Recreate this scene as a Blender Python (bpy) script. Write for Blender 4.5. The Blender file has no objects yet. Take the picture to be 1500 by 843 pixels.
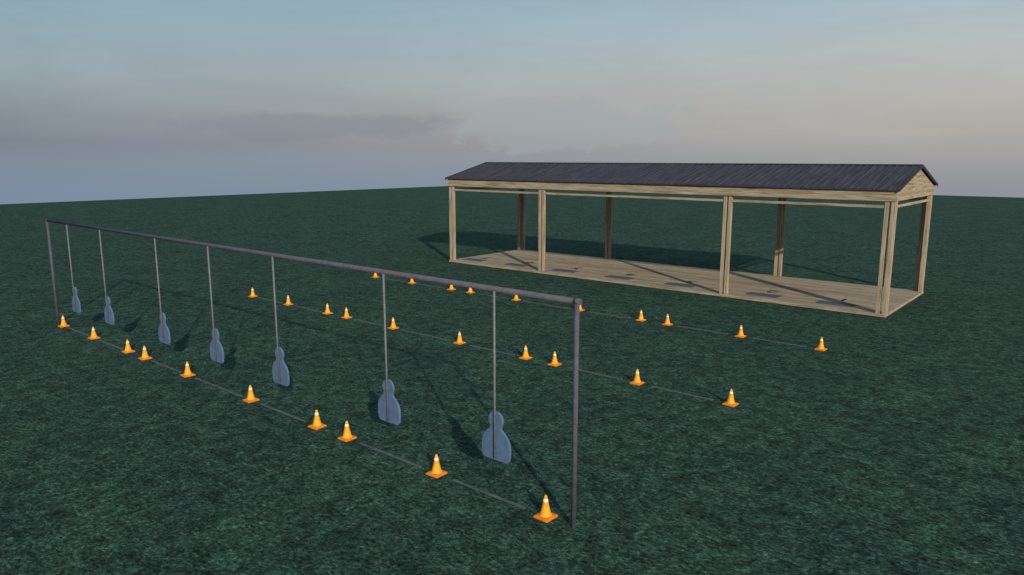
import bpy, bmesh, math, random
from mathutils import Vector, Matrix
random.seed(4)
S=bpy.context.scene
S.view_settings.view_transform='Standard'
S.view_settings.look='None'
S.view_settings.exposure=0
COL=S.collection

def lin(c):
    return tuple(((x/255)/12.92 if x/255<=0.04045 else ((x/255+0.055)/1.055)**2.4) for x in c)+(1,)

# ------------------------------------------------------------ node helper
class NT:
    def __init__(s,tree):
        s.t=tree; s.n=tree.nodes; s.l=tree.links
    def new(s,typ,ins=None,**props):
        nd=s.n.new(typ)
        for k,v in props.items(): setattr(nd,k,v)
        for k,v in (ins or {}).items(): s.put(nd.inputs[k],v)
        return nd
    def put(s,sock,v):
        if isinstance(v,bpy.types.NodeSocket): s.l.new(v,sock)
        else: sock.default_value=v
    def math(s,op,a,b=0.0,c=None,clamp=False):
        nd=s.n.new('ShaderNodeMath'); nd.operation=op; nd.use_clamp=clamp
        s.put(nd.inputs[0],a); s.put(nd.inputs[1],b)
        if c is not None: s.put(nd.inputs[2],c)
        return nd.outputs[0]
    def mix(s,f,a,b,mode='MIX'):
        nd=s.n.new('ShaderNodeMix'); nd.data_type='RGBA'; nd.blend_type=mode
        s.put(nd.inputs[0],f); s.put(nd.inputs[6],a); s.put(nd.inputs[7],b)
        return nd.outputs[2]
    def ramp(s,f,stops,interp='LINEAR'):
        nd=s.n.new('ShaderNodeValToRGB'); nd.color_ramp.interpolation=interp
        e=nd.color_ramp.elements
        while len(e)<len(stops): e.new(0.5)
        for i,(p,c) in enumerate(stops):
            e[i].position=p; e[i].color=c if len(c)==4 else tuple(c)+(1,)
        s.put(nd.inputs[0],f)
        return nd.outputs[0]
    def noise(s,vec,scale,detail=4,rough=0.55,dist=0.0):
        nd=s.new('ShaderNodeTexNoise',{'Vector':vec,'Scale':scale,'Detail':detail,'Roughness':rough,'Distortion':dist})
        return nd.outputs[0]
    def mapping(s,vec,scale=(1,1,1),loc=(0,0,0)):
        return s.new('ShaderNodeMapping',{'Vector':vec,'Scale':scale,'Location':loc}).outputs[0]

def mat(name):
    m=bpy.data.materials.new(name); m.use_nodes=True
    t=NT(m.node_tree); b=m.node_tree.nodes['Principled BSDF']
    return m,t,b
G=lambda v:(v,v,v,1)

# ---------------------------------------------------------------- materials
def grass_mat():
    m,t,b=mat('grass')
    pos=t.new('ShaderNodeNewGeometry').outputs['Position']
    patch=t.noise(pos,0.40,2,0.6)
    clump=t.noise(pos,2.8,2,0.65,0.5)
    fine=t.noise(t.mapping(pos,(1,1.4,1)),11,3,0.78,0.7)
    a=t.ramp(fine,[(0.34,(0.0065,0.0190,0.0155)),(0.46,(0.018,0.043,0.032)),(0.56,(0.037,0.078,0.056)),(0.68,(0.092,0.146,0.100))])
    f=t.ramp(clump,[(0.33,G(0.60)),(0.5,G(0.98)),(0.66,G(1.45))])
    c=t.mix(1.0,a,f,'MULTIPLY')
    pf=t.ramp(patch,[(0.35,(0.86,0.88,0.90)),(0.65,(1.16,1.14,1.08))])
    c=t.mix(1.0,c,pf,'MULTIPLY')
    t.put(b.inputs['Base Color'],c)
    b.inputs['Roughness'].default_value=0.95
    b.inputs['Specular IOR Level'].default_value=0.05
    h=t.math('ADD',t.math('MULTIPLY',clump,1.0),t.math('MULTIPLY',fine,0.7))
    bp=t.new('ShaderNodeBump',{'Height':h,'Strength':0.55,'Distance':0.10})
    t.put(b.inputs['Normal'],bp.outputs[0])
    return m
def wood_mat(name,axis,plank=0.0,bright=1.0):
    m,t,b=mat(name)
    pos=t.new('ShaderNodeNewGeometry').outputs['Position']
    sc=[11.0,11.0,11.0]; sc[axis]=0.7
    g1=t.noise(t.mapping(pos,tuple(sc)),1.0,4,0.65,0.6)
    sc2=[42.0,42.0,42.0]; sc2[axis]=1.4
    g2=t.noise(t.mapping(pos,tuple(sc2)),1.0,3,0.6,0.2)
    k=bright
    c=t.ramp(g1,[(0.32,(0.20*k,0.148*k,0.096*k)),(0.47,(0.35*k,0.277*k,0.188*k)),(0.68,(0.46*k,0.376*k,0.264*k))])
    g=t.ramp(g2,[(0.35,G(0.50)),(0.52,G(1.0)),(0.75,G(1.15))])
    c=t.mix(0.8,c,g,'MULTIPLY')
    if plank:
        sep=t.new('ShaderNodeSeparateXYZ',{0:pos})
        o=sep.outputs[2] if plank>0 else sep.outputs[1]
        q=t.math('DIVIDE',o,abs(plank))
        fr=t.math('FRACT',q); idx=t.math('FLOOR',q)
        wn=t.new('ShaderNodeTexWhiteNoise',{'W':idx},noise_dimensions='1D').outputs[0]
        c=t.mix(1.0,c,t.ramp(wn,[(0,G(0.82)),(1,G(1.08))]),'MULTIPLY')
        edge=t.math('MINIMUM',fr,t.math('SUBTRACT',1.0,fr))
        c=t.mix(1.0,c,t.ramp(edge,[(0.0,G(0.45)),(0.06,G(1.0))]),'MULTIPLY')
    t.put(b.inputs['Base Color'],c)
    b.inputs['Roughness'].default_value=0.85
    b.inputs['Specular IOR Level'].default_value=0.12
    return m
def roof_mat():
    m,t,b=mat('roof_metal')
    pos=t.new('ShaderNodeNewGeometry').outputs['Position']
    s=t.noise(t.mapping(pos,(6.0,0.6,0.6)),1.0,4,0.7,0.3)
    s2=t.noise(t.mapping(pos,(26.0,1.0,1.0)),1.0,2,0.6)
    c=t.ramp(s,[(0.3,(0.032,0.031,0.040)),(0.5,(0.048,0.046,0.059)),(0.72,(0.068,0.065,0.082))])
    c=t.mix(0.7,c,t.ramp(s2,[(0.3,G(0.6)),(0.7,G(1.4))]),'MULTIPLY')
    t.put(b.inputs['Base Color'],c)
    b.inputs['Roughness'].default_value=0.8
    b.inputs['Specular IOR Level'].default_value=0.12
    return m
def simple(name,col,rough=0.5,metal=0.0,spec=0.4,var=0.2,scale=6.0):
    m,t,b=mat(name)
    pos=t.new('ShaderNodeNewGeometry').outputs['Position']
    n=t.noise(pos,scale,4,0.6,0.2)
    c=t.mix(1.0,tuple(col)+(1,),t.ramp(n,[(0.3,G(1-var)),(0.7,G(1+var))]),'MULTIPLY')
    t.put(b.inputs['Base Color'],c)
    b.inputs['Metallic'].default_value=metal
    t.put(b.inputs['Roughness'],t.math('ADD',t.math('MULTIPLY',n,0.2),rough-0.1))
    b.inputs['Specular IOR Level'].default_value=spec
    return m
M_grass=grass_mat()
M_wx=wood_mat('wood_grain_x',0)
M_wy=wood_mat('wood_grain_y',1)
M_wz=wood_mat('wood_grain_z',2)
M_floor=wood_mat('wood_floor',0,plank=-0.30,bright=1.14)
M_gable=wood_mat('wood_gable',1,plank=0.16)
M_roof=roof_mat()
M_trim=simple('roof_trim',(0.028,0.028,0.035),0.6,0,0.2)
M_steel=simple('galvanised_steel',(0.082,0.080,0.098),0.7,0.0,0.2,0.2,8)
M_rod=simple('rod_steel',(0.15,0.147,0.158),0.65,0.0,0.25,0.2,12)
M_tgt=simple('painted_target_steel',(0.090,0.148,0.240),0.65,0.0,0.2,0.15,7)
M_org=simple('cone_orange',(0.85,0.345,0.014),0.5,0,0.25,0.06,20)
M_orgb=simple('cone_base_orange',(0.72,0.20,0.008),0.55,0,0.25,0.10,20)
M_wht=simple('cone_reflective_band',(0.82,0.78,0.66),0.45,0,0.4,0.04,20)
M_mat=simple('rubber_mat',(0.085,0.095,0.125),0.85,0,0.1,0.15,10)
M_num=simple('black_paint',(0.025,0.024,0.022),0.8,0,0.1,0.1,10)
M_strip=simple('steel_strip',(0.080,0.092,0.094),0.7,0.0,0.15,0.35,5)

# ------------------------------------------------------------- mesh helpers
def link(o,parent=None):
    COL.objects.link(o)
    if parent: o.parent=parent
    return o
def empty(name,loc=(0,0,0)):
    e=bpy.data.objects.new(name,None); e.location=loc; e.empty_display_size=0.3
    return link(e)
def finish(name,bm,mats,parent=None,loc=(0,0,0),smooth=False):
    me=bpy.data.meshes.new(name); bm.to_mesh(me); bm.free()
    for m in (mats if isinstance(mats,(list,tuple)) else [mats]): me.materials.append(m)
    if smooth:
        for p in me.polygons: p.use_smooth=len(p.vertices)==4
    o=bpy.data.objects.new(name,me); o.location=loc
    return link(o,parent)
def box(bm,x0,x1,y0,y1,z0,z1,bev=0.0,mi=0):
    r=bmesh.ops.create_cube(bm,size=1.0)
    vs=r['verts']
    for v in vs:
        v.co=Vector((x0+(v.co.x+.5)*(x1-x0),y0+(v.co.y+.5)*(y1-y0),z0+(v.co.z+.5)*(z1-z0)))
    if bev:
        es=list(set(e for v in vs for e in v.link_edges))
        bmesh.ops.bevel(bm,geom=es,offset=bev,segments=1,affect='EDGES')
def tube(bm,a,b,r,seg=16):
    a=Vector(a);b=Vector(b);d=b-a
    M=Matrix.Translation((a+b)/2)@d.to_track_quat('Z','Y').to_matrix().to_4x4()
    bmesh.ops.create_cone(bm,cap_ends=True,segments=seg,radius1=r,radius2=r,depth=d.length,matrix=M)

# ------------------------------------------------------------------- ground
bm=bmesh.new()
box(bm,-113,143,-120,136,-3,0)
finish('ground',bm,M_grass)

# ------------------------------------------------------------ target gantry
YF=9.13
gn=empty('target_gantry',(-17.95,YF,0))
bm=bmesh.new()
for x in (-29.47,-6.39):
    tube(bm,(x+17.95,0,-0.05),(x+17.95,0,3.80),0.043)
finish('posts',bm,M_steel,gn,smooth=True)
bm=bmesh.new()
tube(bm,(-29.54+17.95,0,3.80),(-6.32+17.95,0,3.80),0.048)
for x in (-29.47,-6.39):
    tube(bm,(x+17.95-0.04,0,3.80),(x+17.95+0.04,0,3.80),0.055)
finish('crossbar',bm,M_steel,gn,smooth=True)

# hanging silhouettes
def outline():
    pts=[(-0.265,0.715),(-0.315,0.77),(-0.33,0.86),(-0.333,0.97),(-0.325,1.05),(-0.30,1.125),(-0.255,1.19),(-0.20,1.245),(-0.155,1.28),(-0.128,1.31)]
    cz,r=1.455,0.165
    a0=math.atan2(1.31-cz,-0.128)+2*math.pi
    a1=math.atan2(1.31-cz,0.128)
    n=22
    head=[(r*math.cos(a0+(a1-a0)*i/n),cz+r*math.sin(a0+(a1-a0)*i/n)) for i in range(1,n)]
    right=[(-x,z) for x,z in reversed(pts)]
    return pts+head+right
bm=bmesh.new()
f=bm.faces.new([bm.verts.new((x,-0.022,z)) for x,z in outline()])
r=bmesh.ops.extrude_face_region(bm,geom=[f])
for v in r['geom']:
    if isinstance(v,bmesh.types.BMVert): v.co.y=0.022
bmesh.ops.recalc_face_normals(bm,faces=bm.faces)
es=[e for e in bm.edges if abs(e.verts[0].co.y-e.verts[1].co.y)<1e-5]
bmesh.ops.bevel(bm,geom=es,offset=0.005,segments=1,affect='EDGES')
plate=bpy.data.meshes.new('silhouette_plate'); bm.to_mesh(plate); bm.free(); plate.materials.append(M_tgt)
bm=bmesh.new()
tube(bm,(0,-0.040,0.76),(0,-0.040,3.77),0.021,12)
rod=bpy.data.meshes.new('hanging_rod'); bm.to_mesh(rod); bm.free(); rod.materials.append(M_rod)
for p in rod.polygons: p.use_smooth=len(p.vertices)==4
for x in (-27.50,-24.73,-20.87,-17.87,-14.88,-10.97,-8.08):
    e=empty('hanging_steel_target',(x,YF,0))
    link(bpy.data.objects.new('silhouette_plate',plate),e)
    link(bpy.data.objects.new('hanging_rod',rod),e)

# -------------------------------------------------------------- cones
def cone_mesh():
    bm=bmesh.new()
    def sq(w,c,z): 
        p=[(w-c,-w),(w,-w+c),(w,w-c),(w-c,w),(-w+c,w),(-w,w-c),(-w,-w+c),(-w+c,-w)]
        return [bm.verts.new((x,y,z)) for x,y in p]
    rings=[sq(0.155,0.016,0.0),sq(0.155,0.016,0.020),sq(0.142,0.03,0.030),sq(0.114,0.045,0.042)]
    for a,b in zip(rings,rings[1:]):
        for i in range(8):
            bm.faces.new((a[i],a[(i+1)%8],b[(i+1)%8],b[i])).material_index=1
    bm.faces.new(rings[-1]).material_index=1
    bm.faces.new(list(reversed(rings[0]))).material_index=1
    prof=[(0.112,0.038,0),(0.104,0.055,0),(0.092,0.070,0),(0.064,0.19,0),(0.047,0.280,0),(0.048,0.282,2),(0.036,0.330,2),(0.033,0.332,0),(0.024,0.380,0),(0.018,0.392,0),(0.012,0.392,0)]
    N=24; rs=[]
    for r,z,mi in prof: rs.append([bm.verts.new((r*math.cos(2*math.pi*i/N),r*math.sin(2*math.pi*i/N),z)) for i in range(N)])
    for k in range(len(rs)-1):
        for i in range(N):
            f=bm.faces.new((rs[k][i],rs[k][(i+1)%N],rs[k+1][(i+1)%N],rs[k+1][i])); f.material_index=2 if (prof[k][2]==2 and prof[k+1][2]==2) else 0
            f.smooth=True
    bm.faces.new(rs[-1])
    me=bpy.data.meshes.new('traffic_cone'); bm.to_mesh(me); bm.free()
    for m in (M_org,M_orgb,M_wht): me.materials.append(m)
    return me
CM=cone_mesh()
CX=[-28.95,-26.2,-23.5,-22.3,-19.6,-16.3,-13.5,-12.4,-9.62,-6.97]
ROWS=[9.13,16.62,23.47]
for y in ROWS:
    for x in CX:
        o=bpy.data.objects.new('traffic_cone',CM); o.location=(x,y,0.0)
        o.rotation_euler=(0,0,math.radians(random.uniform(-3,3))); link(o)
for y in ROWS:
    bm=bmesh.new()
    for a,b in zip(CX,CX[1:]):
        if b-a<1.5: continue
        box(bm,a+0.45,b-0.45,y-0.030,y+0.030,-0.02,0.020,0.004)
    finish('ground_marker_strip',bm,M_strip)

# ---------------------------------------------------------------- pavilion
PX0,PX1=-30.12,-6.62
PY0,PY1=29.95,36.55
pv=empty('wooden_range_pavilion',(0,0,0))
bm=bmesh.new()
box(bm,PX0,PX1,PY0-0.04,PY1,-0.05,0.10,0.01)
finish('floor_deck',bm,M_floor,pv)
bm=bmesh.new()
w=0.145; gap=0.075
bays=[PX0+0.02,-23.52,-13.38,PX1-0.02-2*w-gap]
for x in bays:
    for yy in (PY0+0.02,PY1-0.02-w):
        for k in (0,1):
            xx=x+k*(w+gap)
            box(bm,xx,xx+w,yy,yy+w,0.10,4.40,0.006)
for xx in (PX0+0.02,PX1-0.02-w):
    box(bm,xx,xx+w,PY0+0.02+w+gap,PY0+0.02+2*w+gap,0.10,4.40,0.006)
    box(bm,xx,xx+w,PY1-0.02-2*w-gap,PY1-0.02-w-gap,0.10,4.40,0.006)
finish('posts',bm,M_wz,pv)
bm=bmesh.new()
box(bm,PX0-0.03,PX1+0.03,PY0-0.03,PY0+0.22,4.40,4.84,0.006)
box(bm,PX0-0.03,PX1+0.03,PY1-0.22,PY1+0.03,4.40,4.84,0.006)
for y0 in (PY0+0.045,PY1-0.045-0.09):
    xs=[b+2*w+gap for b in bays]
    for i in range(3):
        box(bm,xs[i]+0.002,bays[i+1]-0.002,y0,y0+0.09,4.14,4.24,0.004)
finish('long_beams',bm,M_wx,pv)
bm=bmesh.new()
for x0,x1 in ((PX0+0.003,PX0+0.20),(PX1-0.20,PX1-0.003)):
    box(bm,x0,x1,PY0+0.223,PY1-0.223,4.40,4.56,0.006)
    box(bm,x0+0.04,x1-0.04,PY0+0.45,PY1-0.45,4.14,4.24,0.004)
for x in bays[1:3]:
    box(bm,x+w-0.05,x+w+gap+0.05,PY0+0.223,PY1-0.223,4.405,4.54,0.006)
finish('cross_beams',bm,M_wy,pv)
YM=(PY0+PY1)/2+0.05; ZR=5.66
EO=0.13
ze=4.80
slope=(ZR-ze)/(YM-(PY0-EO))
slopeb=(ZR-ze)/((PY1+EO)-YM)
bm=bmesh.new()
for xa,xb in ((PX0+0.0,PX0+0.12),(PX1-0.12,PX1+0.0)):
    zz=lambda y: ZR-(YM-y)*slope-0.015 if y<YM else ZR-(y-YM)*slopeb-0.015
    pts=[(PY0+0.225,4.563),(PY1-0.225,4.563),(PY1-0.225,zz(PY1-0.225)),(YM,ZR-0.02),(PY0+0.225,zz(PY0+0.225))]
    A=[bm.verts.new((xa,y,z)) for y,z in pts]; B=[bm.verts.new((xb,y,z)) for y,z in pts]
    bm.faces.new(A); bm.faces.new(list(reversed(B)))
    for i in range(5): bm.faces.new((A[i],B[i],B[(i+1)%5],A[(i+1)%5]))
bmesh.ops.recalc_face_normals(bm,faces=bm.faces)
finish('gable_walls',bm,M_gable,pv)
RX0,RX1=PX0-0.08,PX1+0.08
bm=bmesh.new()
th=0.05
for sgn in (-1,1):
    ye=PY0-EO if sgn<0 else PY1+EO
    n=84
    step=(RX1-RX0)/n
    prof=[]
    for i in range(n):
        x=RX0+i*step
        prof+=[(x,0.0),(x+step*0.62,0.0),(x+step*0.72,0.016),(x+step*0.90,0.016)]
    prof.append((RX1,0.0))
    up=[];lo=[];bot_u=[];bot_l=[]
    for x,h in prof:
        up.append(bm.verts.new((x,YM,ZR+th+h))); lo.append(bm.verts.new((x,ye,ze+th+h)))
        bot_u.append(bm.verts.new((x,YM,ZR))); bot_l.append(bm.verts.new((x,ye,ze)))
    for i in range(len(prof)-1):
        bm.faces.new((up[i],up[i+1],lo[i+1],lo[i]))
        bm.faces.new((bot_u[i],bot_l[i],bot_l[i+1],bot_u[i+1]))
        bm.faces.new((lo[i],lo[i+1],bot_l[i+1],bot_l[i]))
    for i in (0,-1):
        bm.faces.new((up[i],lo[i],bot_l[i],bot_u[i]))
bmesh.ops.recalc_face_normals(bm,faces=bm.faces)
finish('corrugated_roof',bm,M_roof,pv)
bm=bmesh.new()
for sgn in (-1,1):
    dy=0.12*sgn; sl=slope if sgn<0 else slopeb
    a=[(YM,ZR+th+0.036),(YM+dy,ZR+th+0.036-0.12*sl),(YM+dy,ZR+th+0.022-0.12*sl),(YM,ZR+th+0.022)]
    A=[bm.verts.new((RX0-0.01,y,z)) for y,z in a];B=[bm.verts.new((RX1+0.01,y,z)) for y,z in a]
    bm.faces.new(A);bm.faces.new(B)
    for i in range(4): bm.faces.new((A[i],B[i],B[(i+1)%4],A[(i+1)%4]))
    ye=(PY0-EO-0.02) if sgn<0 else (PY1+EO+0.02)
    for x0,x1 in ((RX0-0.035,RX0-0.012),(RX1+0.012,RX1+0.035)):
        a=[(YM,ZR+th+0.032),(ye,ze+th+0.025),(ye,ze-0.04),(YM,ZR-0.04)]
        A=[bm.verts.new((x0,y,z)) for y,z in a];B=[bm.verts.new((x1,y,z)) for y,z in a]
        bm.faces.new(A);bm.faces.new(B)
        for i in range(4): bm.faces.new((A[i],B[i],B[(i+1)%4],A[(i+1)%4]))
bmesh.ops.recalc_face_normals(bm,faces=bm.faces)
finish('roof_trim',bm,M_trim,pv)

# lane mats with numerals
for i,x in enumerate([-28.95,-25.77,-22.44,-19.07,-15.73,-11.75,-8.73]):
    e=empty('lane_mat',(x,30.90,0.10))
    bm=bmesh.new(); box(bm,-0.72,0.72,-0.32,0.32,0.001,0.018,0.004)
    finish('rubber_mat',bm,M_mat,e)
    cu=bpy.data.curves.new('t','FONT'); cu.body=str(7-i); cu.size=0.95; cu.align_x='CENTER'; cu.align_y='CENTER'; cu.extrude=0.002
    to=bpy.data.objects.new('t',cu); COL.objects.link(to)
    dg=bpy.context.evaluated_depsgraph_get()
    me=bpy.data.meshes.new_from_object(to.evaluated_get(dg))
    bpy.data.objects.remove(to)
    me.materials.clear(); me.materials.append(M_num)
    no=bpy.data.objects.new('lane_number',me); link(no,e)
    no.location=(0.0,1.12,0.005); no.rotation_euler=(0,0,math.pi); no.scale=(1.25,1,1)

# ------------------------------------------------------------------- light
sd=Vector((8.45,-5.68,3.81)).normalized()
sun=bpy.data.lights.new('sun','SUN'); sun.energy=4.1; sun.angle=math.radians(0.8); sun.color=(1.0,0.90,0.77)
so=bpy.data.objects.new('sun',sun); so.rotation_euler=sd.to_track_quat('Z','Y').to_euler(); so.location=(40,-30,30); link(so)

W=bpy.data.worlds.new('World'); S.world=W; W.use_nodes=True
t=NT(W.node_tree)
for n in list(t.n): t.n.remove(n)
sky=t.new('ShaderNodeTexSky',sky_type='NISHITA',sun_disc=False)
sky.sun_elevation=math.asin(sd.z); sky.sun_rotation=math.atan2(sd.x,sd.y)
sky.air_density=1.5; sky.dust_density=3.0
nish=t.mix(1.0,sky.outputs[0],G(0.07),'MULTIPLY')
d=t.new('ShaderNodeTexCoord').outputs['Generated']
sp=t.new('ShaderNodeSeparateXYZ',{0:d})
z=sp.outputs[2]
wob=t.math('MULTIPLY',t.math('SUBTRACT',t.noise(t.mapping(d,(1.5,1.5,10)),1.6,4,0.5),0.5),0.028)
zz=t.math('ADD',z,wob)
u=t.math('DIVIDE',t.math('ADD',zz,0.10),0.40,clamp=True)
P=lambda zv:(zv+0.10)/0.40
left=t.ramp(u,[(0.0,lin((117,138,160))),(P(-0.035),lin((127,146,165))),(P(-0.004),lin((131,144,160))),(P(0.02),lin((126,134,146))),(P(0.055),lin((137,147,156))),(P(0.10),lin((149,164,172))),(P(0.165),lin((141,168,183))),(1.0,lin((118,151,175)))])
right=t.ramp(u,[(0.0,lin((134,142,152))),(P(-0.03),lin((148,153,159))),(P(0.0),lin((164,164,163))),(P(0.03),lin((177,173,168))),(P(0.075),lin((184,183,179))),(P(0.12),lin((183,188,187))),(P(0.18),lin((168,187,196))),(1.0,lin((138,168,187)))])
az=t.math('ADD',t.math('MULTIPLY',sp.outputs[0],0.764),t.math('MULTIPLY',sp.outputs[1],0.645))
az=t.math('ADD',t.math('MULTIPLY',az,0.95),0.53,clamp=True)
hz=t.mix(az,left,right)
cn=t.noise(t.mapping(d,(2.2,2.2,10)),1.5,4,0.6,0.5)
cf=t.ramp(cn,[(0.40,G(0)),(0.60,G(1))])
band=t.ramp(u,[(P(-0.005),G(0)),(P(0.03),G(1)),(P(0.20),G(0.7)),(1.0,G(0.5))])
hz=t.mix(t.math('MULTIPLY',t.math('MULTIPLY',cf,band),0.8),hz,t.mix(1.0,hz,(1.08,1.09,1.09,1),'MULTIPLY'))
def bank(azdeg,zc,wa,wz,thr,soft,seed):
    A=math.radians(azdeg); fx,fy=-math.sin(A),math.cos(A)
    side=t.math('ADD',t.math('MULTIPLY',sp.outputs[0],fy),t.math('MULTIPLY',sp.outputs[1],-fx))
    front=t.math('ADD',t.math('MULTIPLY',sp.outputs[0],fx),t.math('MULTIPLY',sp.outputs[1],fy))
    a=t.math('DIVIDE',side,wa); b2=t.math('DIVIDE',t.math('SUBTRACT',z,zc),wz)
    r=t.math('SQRT',t.math('ADD',t.math('MULTIPLY',a,a),t.math('MULTIPLY',b2,b2)))
    n=t.noise(t.mapping(d,(1,1,1.8),(seed,0,0)),14,4,0.55,0.2)
    v=t.math('ADD',t.math('SUBTRACT',1.0,r),t.math('MULTIPLY',t.math('SUBTRACT',n,0.5),1.6))
    m=t.ramp(v,[(thr,G(0)),(thr+soft,G(1))])
    return t.math('MULTIPLY',m,t.math('GREATER_THAN',front,0.0))
hz=t.mix(t.math('MULTIPLY',bank(56,0.04,0.24,0.022,0.12,0.35,7.0),0.5),hz,lin((133,140,150)))
hz=t.mix(t.math('MULTIPLY',bank(36,0.045,0.17,0.045,0.15,0.16,3.0),0.55),hz,lin((163,172,176)))
out=t.mix(0.95,nish,hz)
bg=t.new('ShaderNodeBackground',{'Color':out,'Strength':1.0})
ow=t.new('ShaderNodeOutputWorld',{'Surface':bg.outputs[0]})

# ------------------------------------------------------------------ camera
cam=bpy.data.cameras.new('camera'); cam.sensor_width=36; cam.lens=36*1065/1500
cam.clip_start=0.1; cam.clip_end=2000
co=bpy.data.objects.new('camera',cam); link(co)
co.location=(0,0,6); co.rotation_euler=(math.pi/2-math.atan(190/1065),0,math.radians(40.2))
S.camera=co
